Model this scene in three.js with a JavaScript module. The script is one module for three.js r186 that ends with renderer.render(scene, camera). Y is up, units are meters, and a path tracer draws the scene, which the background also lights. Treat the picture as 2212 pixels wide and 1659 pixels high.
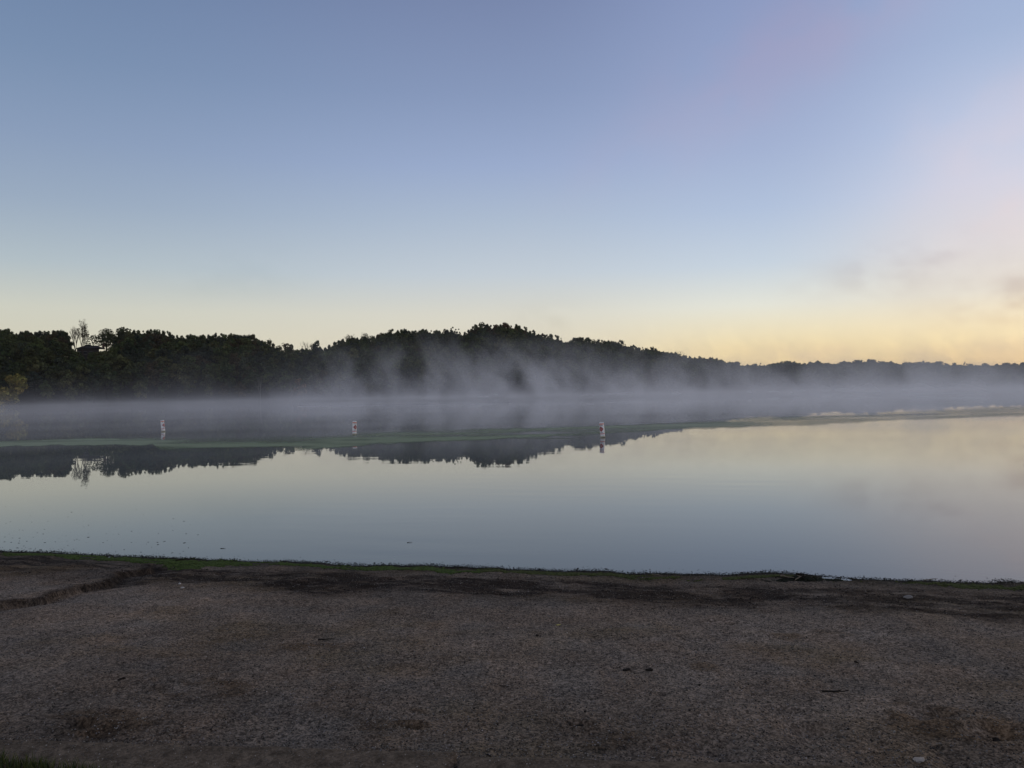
import * as THREE from 'three';
import { mergeGeometries } from 'three/addons/utils/BufferGeometryUtils.js';

// ------------------------------------------------------------------ camera
const scene = new THREE.Scene();
const camera = new THREE.PerspectiveCamera(55, 4 / 3, 0.1, 6000);
const EYE = 2.6;
camera.position.set(0, EYE, 0);
camera.rotation.order = 'YXZ';
camera.rotation.set(THREE.MathUtils.degToRad(0.52), 0, THREE.MathUtils.degToRad(-0.95));
camera.updateMatrixWorld(true);

// ------------------------------------------------------------------ noise and helpers
function rngOf(seed) {
  let s = seed >>> 0;
  return () => { s = (s + 0x6d2b79f5) | 0; let t = Math.imul(s ^ (s >>> 15), 1 | s); t = (t + Math.imul(t ^ (t >>> 7), 61 | t)) ^ t; return ((t ^ (t >>> 14)) >>> 0) / 4294967296; };
}
const PERM = new Uint16Array(1024), GRAD = new Float32Array(512);
{ const r = rngOf(11), p = [...Array(512).keys()]; for (let i = 511; i > 0; i--) { const j = Math.floor(r() * (i + 1)); [p[i], p[j]] = [p[j], p[i]]; } for (let i = 0; i < 1024; i++) PERM[i] = p[i & 511]; for (let i = 0; i < 512; i++) GRAD[i] = r() * 2 - 1; }
const sm = (t) => t * t * t * (t * (t * 6 - 15) + 10), mix = (a, b, t) => a + (b - a) * t, clamp = (x, a = 0, b = 1) => (x < a ? a : x > b ? b : x);
const step = (a, b, x) => { const t = clamp((x - a) / (b - a)); return t * t * (3 - 2 * t); };
function noise(x, y, wrap = 512) {       // value noise in [-1, 1], repeating every `wrap` cells
  const x0 = Math.floor(x), y0 = Math.floor(y), u = sm(x - x0), v = sm(y - y0), w = (k) => ((k % wrap) + wrap) % wrap;
  const a = w(x0) & 511, b = w(x0 + 1) & 511, c = w(y0) & 511, d = w(y0 + 1) & 511, h = (i, j) => GRAD[PERM[PERM[i] + j]];
  return mix(mix(h(a, c), h(b, c), u), mix(h(a, d), h(b, d), u), v);
}
function fbm(x, y, n = 4) { let s = 0, a = 0.5; for (let i = 0; i < n; i++) { s += a * noise(x + i * 17.3, y + i * 9.1); x *= 2.03; y *= 2.03; a *= 0.5; } return s; }
const gauss = (r) => (r() + r() + r() + r() - 2) * 1.0;

// ------------------------------------------------------------------ sky: a clear dawn, the glow to the right
const SKY_EL = [0, 3, 6, 9, 13, 17, 22, 28, 45, 90];
const Z = [150, 152, 160];  // unseen zenith, and the sky behind, raised above dawn brightness to light the mist
const SKY = [   // azimuth to the right of the lens axis, then sRGB at the heights above
  [-180, [214, 190, 176], [231, 208, 194], [234, 213, 205], [227, 214, 211], [216, 210, 214], [204, 203, 213], [188, 190, 206], [170, 176, 197], [150, 154, 172], Z],
  [-100, [214, 200, 180], [220, 208, 191], [219, 210, 201], [206, 204, 207], [190, 193, 204], [174, 182, 200], [157, 167, 191], [139, 153, 182], [132, 140, 160], Z],
  [-35, [214, 204, 174], [213, 207, 184], [206, 207, 194], [178, 191, 198], [154, 171, 192], [138, 157, 186], [121, 143, 175], [108, 130, 165], [130, 138, 160], Z],
  [0, [230, 213, 178], [227, 217, 193], [217, 215, 203], [195, 205, 214], [174, 189, 209], [155, 172, 205], [136, 153, 188], [121, 136, 172], [130, 138, 160], Z],
  [19, [250, 214, 150], [246, 225, 178], [230, 230, 218], [200, 212, 224], [178, 194, 220], [164, 179, 211], [150, 165, 201], [138, 153, 192], [130, 138, 160], Z],
  [34, [255, 205, 130], [253, 232, 185], [230, 224, 212], [222, 218, 220], [208, 212, 229], [186, 200, 227], [164, 181, 213], [150, 168, 205], [108, 126, 170], Z],
  [62, [255, 200, 118], [255, 230, 172], [246, 230, 200], [236, 224, 215], [220, 217, 227], [197, 206, 228], [172, 186, 216], [155, 171, 207], [110, 128, 171], Z],
  [110, [240, 208, 160], [235, 215, 185], [222, 214, 202], [200, 204, 212], [178, 190, 212], [158, 174, 206], [138, 155, 190], [122, 138, 174], [130, 138, 160], Z],
  [180, [214, 190, 176], [231, 208, 194], [234, 213, 205], [227, 214, 211], [216, 210, 214], [204, 203, 213], [188, 190, 206], [170, 176, 197], [150, 154, 172], Z],
];
const WISPS = [   // bearing and height, their spreads, slope, strength, then how the veil changes the sky
  [18, 21.5, 11, 3.2, 0.4, 0.4, 15, -2, -6, 0], [24, 25.5, 7, 3, 0.2, 0.26, 14, -2, -6, 0], [32.5, 16.6, 5, 2.4, 0.1, 0.45, 18, 4, -4, 0], [37, 11.8, 7, 2.8, 0.15, 0.45, 14, -2, -10, 0], [45, 17, 9, 4, 0.1, 0.6, 16, 2, -6, 0],
  [27.6, 8.2, 4.4, 1.4, 0.12, 0.42, -20, -24, -22, 1], [29, 6.9, 5.5, 1.2, 0.05, 0.35, -14, -17, -16, 1], [34.5, 5.4, 3.8, 1.3, 0.2, 0.45, -26, -32, -30, 1], [44, 6.2, 8, 1.6, 0.1, 1, -26, -32, -30, 1], [3, 5.4, 2.4, 1.3, 0, 0.5, -12, -12, -12, 1], [-20, 8.5, 4, 1.5, 0.1, 0.4, -9, -8, -8, 1],
];
const toLin = (c) => { c /= 255; return c <= 0.04045 ? c / 12.92 : Math.pow((c + 0.055) / 1.055, 2.4); };
{
  const W = 2048, H = 1024, data = new Float32Array(W * H * 4);
  const rowOf = (k, el, c) => { let i = 0; while (i < SKY_EL.length - 2 && el > SKY_EL[i + 1]) i++; const t = clamp((el - SKY_EL[i]) / (SKY_EL[i + 1] - SKY_EL[i])); return mix(SKY[k][i + 1][c], SKY[k][i + 2][c], t); };
  for (let j = 0; j < H; j++) {
    const el = ((j + 0.5) / H - 0.5) * 180;
    for (let i = 0; i < W; i++) {
      let az = ((i + 0.5) / W - 0.5) * 360 + 90; if (az > 180) az -= 360;
      const o = (j * W + i) * 4; data[o + 3] = 1;
      if (el < 0) { data[o] = 0.1; data[o + 1] = 0.1; data[o + 2] = 0.1; continue; }
      let k = 0; while (k < SKY.length - 2 && az > SKY[k + 1][0]) k++;
      const t = sm(clamp((az - SKY[k][0]) / (SKY[k + 1][0] - SKY[k][0]))) * 0.5 + 0.5 * clamp((az - SKY[k][0]) / (SKY[k + 1][0] - SKY[k][0]));
      const col = [0, 1, 2].map((c) => mix(rowOf(k, el, c), rowOf(k + 1, el, c), t));
      // thin pink veils high up, and grey shreds of lifted mist low in the east
      const east = step(8, 30, az) * (1 - step(80, 120, az));
      const n1 = fbm(az / 5 + 3, el / 3.4 - az / 16, 5), n2 = fbm(az / 1.9 + 31, el / 0.9 + az / 18, 6);
      for (const [ca, ce, sa, se, tilt, amt, dr, dg, db, own] of WISPS) {
        const u = az - ca, v = el - ce - tilt * u, m = Math.exp(-Math.pow(u / sa, 2) - Math.pow(v / se, 2)); if (m < 0.01) continue;
        const k = amt * clamp(m * (0.75 + 1.5 * (own ? n2 : n1)) * 1.1); col[0] += k * dr; col[1] += k * dg; col[2] += k * db;
      }
      const bank = 0.75 * step(10, 20, az) * (1 - step(31, 44, az)) * (1 - step(2.2, 3.4, el)) * clamp(fbm(az / 3.4 + 21, el * 0.9, 5) * 2 + 0.35);
      col[0] = mix(col[0], 224, bank * 0.55); col[1] = mix(col[1], 198, bank * 0.55); col[2] = mix(col[2], 166, bank * 0.4);
      const glow = Math.exp(-Math.pow((az - 61) / 11, 2) / 2 - Math.pow((el - 1.5) / 5, 2) / 2);    // where the sun is about to rise
      for (let c = 0; c < 3; c++) data[o + c] = toLin(clamp(col[c], 0, 255)) + glow * [1.2, 0.75, 0.35][c];
    }
  }
  const t = new THREE.DataTexture(data, W, H, THREE.RGBAFormat, THREE.FloatType);
  t.mapping = THREE.EquirectangularReflectionMapping; t.magFilter = THREE.LinearFilter; t.needsUpdate = true;
  scene.background = t; scene.environment = t;
}
// the sun is still at the horizon, out of the frame to the right, behind haze: hardly any direct light
const sun = new THREE.DirectionalLight(new THREE.Color(1, 0.8, 0.56), 0.7);
sun.position.set(Math.sin(1.07) * 400, 25, -Math.cos(1.07) * 400);
sun.castShadow = true; sun.shadow.radius = 24; sun.shadow.mapSize.set(2048, 2048);
Object.assign(sun.shadow.camera, { left: -500, right: 500, top: 300, bottom: -300, near: 1, far: 1500 });
scene.add(sun, sun.target);

scene.fog = new THREE.FogExp2(0xffffff, 0.00005);      // the thin general haze; the lake mist stands in it

const renderer = new THREE.WebGLRenderer({ antialias: true });
renderer.setSize(1024, 768);
renderer.toneMapping = THREE.LinearToneMapping;
renderer.toneMappingExposure = 1.0;
renderer.shadowMap.enabled = true;

// ------------------------------------------------------------------ the scene graph
const taken = {};
function numbered(name) { taken[name] = (taken[name] ?? -1) + 1; return taken[name] ? name + '_' + String(taken[name]).padStart(3, '0') : name; }
function tag(o, label, category, group, kind) { o.userData = {}; if (label) o.userData.label = label; if (category) o.userData.category = category; if (group) o.userData.group = group; if (kind) o.userData.kind = kind; return o; }
function mesh(name, geo, mat, parent) { const m = new THREE.Mesh(geo, mat); m.name = parent && parent !== scene ? name : numbered(name); m.castShadow = m.receiveShadow = true; (parent ?? scene).add(m); return m; }
function structure(name, geo, mat) { const m = mesh(name, geo, mat, scene); m.userData.kind = 'structure'; return m; }
function thing(name, label, category, pos, group) { const g = new THREE.Group(); g.name = numbered(name); g.position.set(...pos); tag(g, label, category, group); scene.add(g); return g; }
function copyOf(root, name, label, category, group) { const c = root.clone(); c.name = numbered(name); tag(c, label, category, group); scene.add(c); return c; }
const std = (r, g, b, o = {}) => new THREE.MeshStandardMaterial({ color: new THREE.Color().setRGB(r, g, b), roughness: 1, ...o });
const matte = (r, g, b, o = {}) => new THREE.MeshPhysicalMaterial({ color: new THREE.Color().setRGB(r, g, b), roughness: 1, specularIntensity: 0.15, ...o });

// where things stand: bearings are noted on a survey sketch 2212 wide, 1659 high, taken from the eye point
const U0 = 1106, V0 = 829.5, F = 1593.2;
const Q = camera.quaternion.clone();
const rayTo = (px, py) => new THREE.Vector3((px - U0) / F, -(py - V0) / F, -1).applyQuaternion(Q);
const levelAt = (px) => 844 - (px - U0) * 0.01658;                     // the horizon
const spanAt = (px) => Math.hypot(F, px - U0);
const pxOf = (x, z) => U0 + F * Math.tan(Math.atan2(x, -z));
function seen(x, y, z) { const v = new THREE.Vector3(x, y - EYE, z).applyQuaternion(Q.clone().invert()); return [U0 - (F * v.x) / v.z, V0 + (F * v.y) / v.z]; }
const heightFor = (px, py, r) => EYE + (r * (levelAt(px) - py)) / spanAt(px);
const onBearing = (px, r) => { const a = Math.atan((px - U0) / F); return [Math.sin(a) * r, -Math.cos(a) * r]; };
const table = (list) => (x) => { if (x <= list[0][0]) return list[0][1]; for (let i = 1; i < list.length; i++) if (x <= list[i][0]) { const [a, b] = [list[i - 1], list[i]]; return mix(a[1], b[1], (x - a[0]) / (b[0] - a[0])); } return list[list.length - 1][1]; };

// ------------------------------------------------------------------ lake
{
  const N = 1024, TILE = 24, h = new Float32Array(N * N * 4), r = rngOf(5), waves = [];
  for (let k = 0; k < 46; k++) {                                     // whole wave numbers, so that the tile repeats
    const len = mix(0.28, 1.7, Math.pow(r(), 1.3)), dir = 1.45 + gauss(r) * 0.55, n = TILE / len;
    waves.push([Math.round(Math.cos(dir) * n), Math.round(Math.sin(dir) * n), r() * 6.283, len]);
  }
  for (let j = 0; j < N; j++) for (let i = 0; i < N; i++) {
    let s = 0; const x = (i / N) * 6.2832, y = (j / N) * 6.2832, g = clamp(noise((i / N) * 5, (j / N) * 4, 1) * 0 + fbmTile(i / N, j / N) * 1.6 + 0.45);
    for (const w of waves) s += Math.sin(w[0] * x + w[1] * y + w[2]) * w[3] * 0.14;
    h[(j * N + i) * 4] = h[(j * N + i) * 4 + 1] = h[(j * N + i) * 4 + 2] = 0.5 + 0.5 * s * (0.12 + g * g); h[(j * N + i) * 4 + 3] = 1;
  }
  function fbmTile(u, v) { return 0.6 * noise(u * 4, v * 4, 4) + 0.3 * noise(u * 8 + 3, v * 8, 8) + 0.15 * noise(u * 16, v * 16, 16); }
  const t = new THREE.DataTexture(h, N, N, THREE.RGBAFormat, THREE.FloatType);
  t.wrapS = t.wrapT = THREE.RepeatWrapping; t.magFilter = THREE.LinearFilter; t.repeat.set(4000 / TILE, 4000 / TILE); t.needsUpdate = true;
  const m = new THREE.MeshPhysicalMaterial({ color: new THREE.Color().setRGB(0.11, 0.125, 0.12), roughness: 0.015, ior: 1.333, specularIntensity: 0.8, bumpMap: t, bumpScale: 0.0004 });
  const g = new THREE.PlaneGeometry(4000, 4000); g.rotateX(-Math.PI / 2);
  structure('lake', g, m);
}

// ------------------------------------------------------------------ far shore: hills
const SKYLINE = [[-900, 720], [-300, 716], [0, 712], [40, 714], [75, 716], [100, 714], [130, 714], [148, 717], [156, 735], [162, 752], [200, 752], [228, 750], [246, 738], [262, 722], [283, 711], [300, 713], [336, 712], [395, 722], [433, 726], [455, 724], [476, 720], [550, 723], [563, 733], [585, 739], [601, 751], [630, 754], [702, 750], [718, 741], [745, 731], [780, 727], [795, 721], [811, 724], [824, 721], [850, 709], [877, 711], [897, 716], [912, 711], [926, 710], [944, 715], [967, 712], [980, 710], [1000, 718], [1016, 712], [1037, 699], [1053, 699], [1065, 703], [1078, 697], [1094, 702], [1119, 700], [1133, 705], [1147, 715], [1166, 717], [1182, 724], [1193, 725], [1212, 728], [1228, 736], [1240, 729], [1267, 731], [1300, 737], [1324, 736], [1343, 735], [1355, 742], [1388, 751], [1400, 751], [1433, 756], [1460, 759], [1470, 767], [1505, 770], [1544, 772], [1564, 779], [1606, 786], [1658, 786], [1668, 782], [1719, 779], [1727, 784], [1785, 781], [1834, 782], [1883, 779], [1922, 778], [1943, 781], [1959, 782.5], [2035, 783], [2074, 784], [2108, 783], [2135, 783.6], [2164, 786.6], [2169, 782.5], [2210, 783], [2500, 784], [3000, 780]];
const skyAt = table(SKYLINE);
const nearSkyAt = table([...SKYLINE.filter((p) => p[0] <= 1727), [1765, 792], [1830, 796], [1900, 800], [2000, 803], [2100, 806], [2212, 808], [3000, 810]]);
const shoreR = table([[-1500, 250], [0, 296], [400, 305], [800, 318], [1106, 324], [1500, 345], [1700, 370], [1900, 395], [2212, 430], [3200, 470]]);
const ridgeR = table([[-1500, 380], [0, 412], [400, 420], [600, 440], [800, 462], [1106, 485], [1400, 500], [1700, 500], [2212, 540], [3200, 560]]);
const smoothSky = (f, px, w = 60) => { let s = 0, n = 0; for (let d = -w; d <= w; d += 10) { const x = px + d; if (x > 150 && x < 255) { s += 716; } else s += f(x); n++; } return s / n; };
const hillCache = new Map();
function hillParams(px) {
  const k = Math.round(clamp(px, -1500, 3200) / 8);
  if (!hillCache.has(k)) {
    const x = k * 8, R = ridgeR(x);
    hillCache.set(k, { D: shoreR(x), R, H: Math.max(1.2, heightFor(x, smoothSky(nearSkyAt, x), R) - 13), far: Math.max(2, heightFor(x, smoothSky(skyAt, x, 30), 900) - 13) });
  }
  return hillCache.get(k);
}
function hillY(x, z) {
  const r = Math.hypot(x, z), px = pxOf(x, z), { D, R, H, far } = hillParams(px);
  const d = D + noise(px / 60, 3) * 4;
  if (r < d) return -0.9;
  const t = clamp((r - d) / (R - d)), lift = 0.5 * step(0, 5, r - d) - 0.9 * (1 - step(0, 2, r - d));
  let y = lift + H * Math.pow(step(0, 1.05, t), 0.82) * (1 - 0.45 * step(R, R + 140, r)) + fbm(x / 30, z / 30, 3) * 2.2 * step(0, 30, r - d);
  const farShare = step(1500, 1650, px);
  y = Math.max(y, mix(0, far * step(R + 60, 890, r), farShare));
  return y;
}
{
  const A = 420, B = 90, pos = [], idx = [], uv = [];
  for (let j = 0; j <= B; j++) for (let i = 0; i <= A; i++) {
    const a = mix(-1.35, 1.35, i / A), r = 225 + Math.pow(j / B, 1.7) * 2300, x = Math.sin(a) * r, z = -Math.cos(a) * r;
    pos.push(x, hillY(x, z), z); uv.push(x / 20, z / 20);
  }
  for (let j = 0; j < B; j++) for (let i = 0; i < A; i++) { const a = j * (A + 1) + i, b = a + 1, c = a + A + 1, d = c + 1; idx.push(a, b, c, b, d, c); }
  const g = new THREE.BufferGeometry(); g.setAttribute('position', new THREE.Float32BufferAttribute(pos, 3)); g.setAttribute('uv', new THREE.Float32BufferAttribute(uv, 2)); g.setIndex(idx); g.computeVertexNormals();
  structure('hills', g, matte(0.028, 0.028, 0.018));
}

// ------------------------------------------------------------------ trees
function tube(out, a, b, ra, rb, sides = 5) {
  const d = new THREE.Vector3().subVectors(b, a), g = new THREE.CylinderGeometry(rb, ra, d.length(), sides, 1, true);
  g.translate(0, d.length() / 2, 0); g.applyQuaternion(new THREE.Quaternion().setFromUnitVectors(new THREE.Vector3(0, 1, 0), d.normalize())); g.translate(a.x, a.y, a.z); out.push(g.toNonIndexed());
}
const V = (x, y, z) => new THREE.Vector3(x, y, z);
function leaves(blobs, n, size, r, flat = 0.5) {                     // irregular clumps of leaves over and inside a set of blobs
  const pos = [], col = [], total = blobs.reduce((s, b) => s + b[3] * b[3], 0);
  for (const b of blobs) {
    const shade = mix(0.7, 1.3, r()), warm = mix(0.9, 1.12, r()), k = Math.round((n * b[3] * b[3]) / total);
    for (let i = 0; i < k; i++) {
      const th = r() * 6.2832, cz = r() * 2 - 0.85, e = V(Math.cos(th) * Math.sqrt(Math.max(0, 1 - cz * cz)), cz, Math.sin(th) * Math.sqrt(Math.max(0, 1 - cz * cz))).normalize();
      const c = e.clone().multiplyScalar(b[3] * mix(0.7, 1.1, Math.sqrt(r()))); c.y *= b[4] ?? 0.9; c.add(V(b[0], b[1], b[2]));
      const nrm = e.clone().add(V(gauss(r), gauss(r) + 0.25, gauss(r)).multiplyScalar(flat)).normalize(), u = V(-nrm.z, 0.1 * gauss(r), nrm.x).normalize(), v = V(0, 0, 0).crossVectors(nrm, u), s = size * mix(0.6, 1.35, r());
      const p = [0, 1, 2, 3].map((q) => { const a = (q + r() * 0.7) * 1.5708, l = s * mix(0.45, 0.8, r()); return c.clone().addScaledVector(u, Math.cos(a) * l).addScaledVector(v, Math.sin(a) * l).addScaledVector(nrm, -l * 0.25 * r()); });
      const b2 = shade * mix(0.6, 1.4, r());
      for (const q of [p[0], p[1], p[2], p[0], p[2], p[3]]) { pos.push(q.x, q.y, q.z); col.push(b2 * warm, b2, b2 * mix(0.8, 1, r())); }
    }
  }
  const g = new THREE.BufferGeometry(); g.setAttribute('position', new THREE.Float32BufferAttribute(pos, 3)); g.setAttribute('color', new THREE.Float32BufferAttribute(col, 3)); g.computeVertexNormals();
  return g;
}
function broadleaf(seed, { H = 14, R = 4.6, n = 1500, blobsN = 26, size = 0.62, low = 0.3, core = true } = {}) {
  const r = rngOf(seed), blobs = [], wood = [];
  for (let i = 0; i < blobsN; i++) {
    const t = r(), y = H * mix(low + 0.08, 0.9, t), w = R * Math.sqrt(Math.max(0.05, 1 - Math.pow((t - 0.38) / 0.68, 2))), a = r() * 6.28, q = Math.sqrt(r()) * w * 0.82;
    blobs.push([Math.cos(a) * q, y, Math.sin(a) * q, mix(0.2, 0.36, r()) * R, mix(0.75, 1.05, r())]);
  }
  blobs.push([0, H * 0.93, 0, R * 0.22]);
  const top = V(gauss(r) * 0.5, H * 0.62, gauss(r) * 0.5);
  tube(wood, V(0, -0.5, 0), V(top.x * 0.4, H * 0.3, top.z * 0.4), R * 0.06, R * 0.045, 7); tube(wood, V(top.x * 0.4, H * 0.3, top.z * 0.4), top, R * 0.045, R * 0.018, 6);
  for (const b of blobs.slice(0, 9)) tube(wood, V(top.x * 0.5, H * mix(0.25, 0.45, r()), top.z * 0.5), V(b[0], b[1], b[2]), R * 0.02, R * 0.006, 4);
  let crown = leaves(blobs, n, size, r);
  if (core) {
    const cores = blobs.map((b) => { const g = new THREE.IcosahedronGeometry(b[3] * 0.68, 0); g.deleteAttribute('uv'); g.scale(1, b[4] ?? 0.9, 1); g.rotateY(b[0]); g.translate(b[0], b[1], b[2]); const c = new Float32Array(g.attributes.position.count * 3).fill(0.55); g.setAttribute('color', new THREE.BufferAttribute(c, 3)); return g; });  // dark solids added inside the crown, standing in for its inner shade
    crown = mergeGeometries([crown, ...cores]);
  }
  return { crown, trunk: mergeGeometries(wood), H, R };
}
const leafMat = (r, g, b) => matte(r, g, b, { vertexColors: true, side: THREE.DoubleSide, specularIntensity: 0.1 });
const GREENS = [leafMat(0.045, 0.06, 0.03), leafMat(0.066, 0.084, 0.036), leafMat(0.036, 0.047, 0.034), leafMat(0.078, 0.084, 0.04), leafMat(0.05, 0.06, 0.028)];
const RUST = leafMat(0.1, 0.062, 0.036), OLIVE = leafMat(0.165, 0.145, 0.045), BROWN = leafMat(0.06, 0.05, 0.03), GREYGREEN = leafMat(0.06, 0.07, 0.05);
const BARK = matte(0.05, 0.042, 0.034), PALE = matte(0.12, 0.11, 0.095), TWIG = matte(0.075, 0.06, 0.05);
const KINDS = [];
for (let k = 0; k < 9; k++) KINDS.push(broadleaf(100 + k, { H: 14, R: [4.6, 5.2, 4, 4.8, 5.6, 3.7, 4.4, 5, 4.2][k], low: [0.22, 0.3, 0.15, 0.26, 0.32, 0.12, 0.2, 0.28, 0.18][k], blobsN: [26, 30, 22, 28, 34, 20, 24, 27, 23][k], n: 2400, size: 0.47 }));
KINDS.push(broadleaf(120, { R: 2.7, n: 1300, blobsN: 18, size: 0.45, low: 0.2 }), broadleaf(121, { R: 3, n: 900, blobsN: 15, size: 0.42, low: 0.3, core: false }), broadleaf(122, { R: 4.6, n: 1300, blobsN: 19, size: 0.44, low: 0.34, core: false }), broadleaf(123, { R: 3.5, n: 1700, blobsN: 17, size: 0.46, low: 0.15 }));
function protoTree(kind, mat, name, label, category, group) { const g = thing(name, label, category, [0, 0, 0], group); mesh('trunk', kind.trunk, BARK, g); mesh('crown', kind.crown, mat, g); return g; }

// a bare or thinly leaved tree: branches grown from the trunk
function branching(seed, H, spread, levels, leafN, leafSize, upright = 0.6) {
  const r = rngOf(seed), wood = [], tips = [];
  const grow = (p, dir, len, rad, lv) => {
    const mid = p.clone().addScaledVector(dir, len * 0.5).add(V(gauss(r), 0, gauss(r)).multiplyScalar(len * 0.03)), end = mid.clone().addScaledVector(dir.clone().add(V(gauss(r), upright * 0.3, gauss(r)).multiplyScalar(0.2)).normalize(), len * 0.5);
    tube(wood, p, mid, rad, rad * 0.85, lv > 2 ? 3 : 5); tube(wood, mid, end, rad * 0.85, rad * 0.6, lv > 2 ? 3 : 5);
    if (lv >= levels) { tips.push(end); return; }
    const k = 3 + Math.floor(r() * 2);
    for (let i = 0; i < k; i++) { const a = r() * 6.28, s = spread * mix(0.6, 1.2, r()); grow(mid.clone().lerp(end, mix(0.1, 1, i / (k - 1))), dir.clone().multiplyScalar(upright).add(V(Math.cos(a) * s, mix(0.15, 0.6, r()), Math.sin(a) * s)).normalize(), len * mix(0.55, 0.75, r()), rad * 0.6, lv + 1); }
  };
  grow(V(0, -0.4, 0), V(0, 1, 0), H * 0.42, H * 0.016, 0);
  let crown = null;
  if (leafN) crown = leaves(tips.map((t) => [t.x, t.y, t.z, leafSize * 2.2]), leafN, leafSize, r, 0.9);
  return { trunk: mergeGeometries(wood), crown };
}
function conifer(seed, H, R) {
  const r = rngOf(seed), blobs = [], wood = [];
  tube(wood, V(0, -0.4, 0), V(0, H, 0), H * 0.018, 0.02, 6);
  for (let l = 0; l < 13; l++) {
    const t = l / 12, y = H * mix(0.12, 0.97, t), rad = R * (1 - t * 0.92), k = Math.max(2, Math.round(9 * (1 - t)));
    for (let i = 0; i < k; i++) { const a = (i / k) * 6.28 + r() * 0.8, q = rad * mix(0.5, 0.95, r()); tube(wood, V(0, y, 0), V(Math.cos(a) * q, y - q * 0.18, Math.sin(a) * q), 0.05, 0.015, 3); blobs.push([Math.cos(a) * q * 0.8, y - q * 0.14, Math.sin(a) * q * 0.8, Math.max(0.4, rad * 0.34), 0.4]); }
  }
  return { crown: leaves(blobs, 1500, 0.42, r, 0.4), trunk: mergeGeometries(wood) };
}

// the wooded slopes
const inView = (px) => px > -45 && px < 2257;
const reserved = [];                                                   // bearings kept free for trees built one by one
const candidates = [];
{
  const r = rngOf(77);
  for (let row = 0; row < 40; row++) {
    for (let a = -0.98; a < 0.98; ) {
      const px0 = U0 + F * Math.tan(a), P = hillParams(px0), rr = P.D + 2.5 + row * 6.4 + gauss(r) * 2.2;
      a += (7 / rr) * mix(0.8, 1.25, r());
      if (rr > P.R + 24) continue;
      const aa = a + gauss(r) * 0.004, x = Math.sin(aa) * rr, z = -Math.cos(aa) * rr, px = pxOf(x, z), y = hillY(x, z);
      if (y < -0.5) continue;
      let h = row === 0 ? mix(4.5, 9, r()) : row === 1 ? mix(8, 12.5, r()) : mix(10.5, 15.5, r());
      const ridge = rr > P.R - 30 && px < 1740;
      candidates.push({ x, z, y, h, px, rr, row, ridge, w: mix(0.82, 1.15, r()), turn: r() * 6.28, kind: Math.floor(r() * KINDS.length), tint: r() });
    }
  }
  // along the crest, crowns that make the skyline
  for (let px = -60; px < 1745; px += mix(6, 12, r())) {
    const P = hillParams(px), rr = P.R - 4 + gauss(r) * 7, [x, z] = onBearing(px, rr), y = hillY(x, z);
    candidates.push({ x, z, y, h: 17.5, px, rr, row: 99, ridge: true, crest: true, jit: gauss(r) * 3.4 - 0.5, w: mix(0.55, 0.92, r()), turn: r() * 6.28, kind: Math.floor(r() * KINDS.length), tint: r() });
  }
}
// no crown may rise above the line of the hills
const fits = [];
for (const c of candidates) {
  const w = (4.2 * c.w * (c.h / 14) * F) / c.rr, f = c.px > 1740 ? nearSkyAt : nearSkyAt;
  let lim = f(c.px);
  for (let d = -1; d <= 1; d += 0.5) { const over = f(c.px + d * w) - (1 - Math.abs(d)) * -0 - Math.abs(d) * w * 0.62; if (over > lim) lim = over; }
  if (c.crest) lim = f(c.px) + c.jit; else lim += c.px > 1400 ? 2.5 : 6;
  const room = heightFor(c.px, lim, c.rr) - c.y;
  if (c.crest) { c.h = Math.min(room, 19); if (c.h < 3.5) continue; c.w *= clamp(9.5 / c.h, 1, 1.9); }
  else if (c.h > room * 0.97) { c.h = room * 0.97; if (c.h < 3.2) continue; }
  const [sx, sy] = seen(c.x, c.y + c.h * 0.6, c.z);
  if (sx > 152 && sx < 246 && c.rr > hillParams(c.px).R - 45) continue;   // the gap with the house
  c.size = c.h / c.rr; fits.push(c);
}
const protos = new Map();
function tintOf(c) {
  if (c.crest || c.ridge) { if (c.px > 1062 && c.px < 1138 && c.tint > 0.35) return RUST; if ((c.px > 110 && c.px < 150) || (c.px > 325 && c.px < 350) || (c.px > 1010 && c.px < 1060)) if (c.tint > 0.55) return BROWN; }
  if (c.tint > 0.965) return GREYGREEN;
  if (c.tint > 0.93) return BROWN;
  return GREENS[Math.floor(c.tint * 41) % GREENS.length];
}
function zone(c) {
  const leafy = tintOf(c);
  const where = c.px < 600 ? 'left hill' : c.px < 1500 ? 'central hill' : 'low right shore';
  if (leafy === RUST) return ['rust-tinged tree crown at the very top of the central hill', 'rust-tinged trees on top of the central hill'];
  if (leafy === BROWN) return ['brownish tree crown on the ' + where + ' across the lake', 'brownish trees on the ' + where];
  if (leafy === GREYGREEN) return ['pale grey-green tree crown on the ' + where + ' across the lake', 'pale grey-green trees on the ' + where];
  if (c.row <= 1) return ['low dark green tree at the waterline below the ' + where, 'waterside trees below the ' + where];
  if (c.crest) return ['dark green tree crown on the skyline of the ' + where, 'skyline trees of the ' + where];
  return ['dark green tree crown part way up the ' + where, 'trees part way up the ' + where];
}
const chosen = new Set(), visible = fits.filter((c) => inView(c.px));
for (const c of visible.filter((c) => c.crest)) chosen.add(c);
for (const c of visible.filter((c) => !c.crest).sort((a, b) => a.rr / a.h - b.rr / b.h || a.rr - b.rr)) { if (chosen.size >= 282) break; if (c.row <= 14) chosen.add(c); }
const rest = KINDS.map(() => []);
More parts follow.
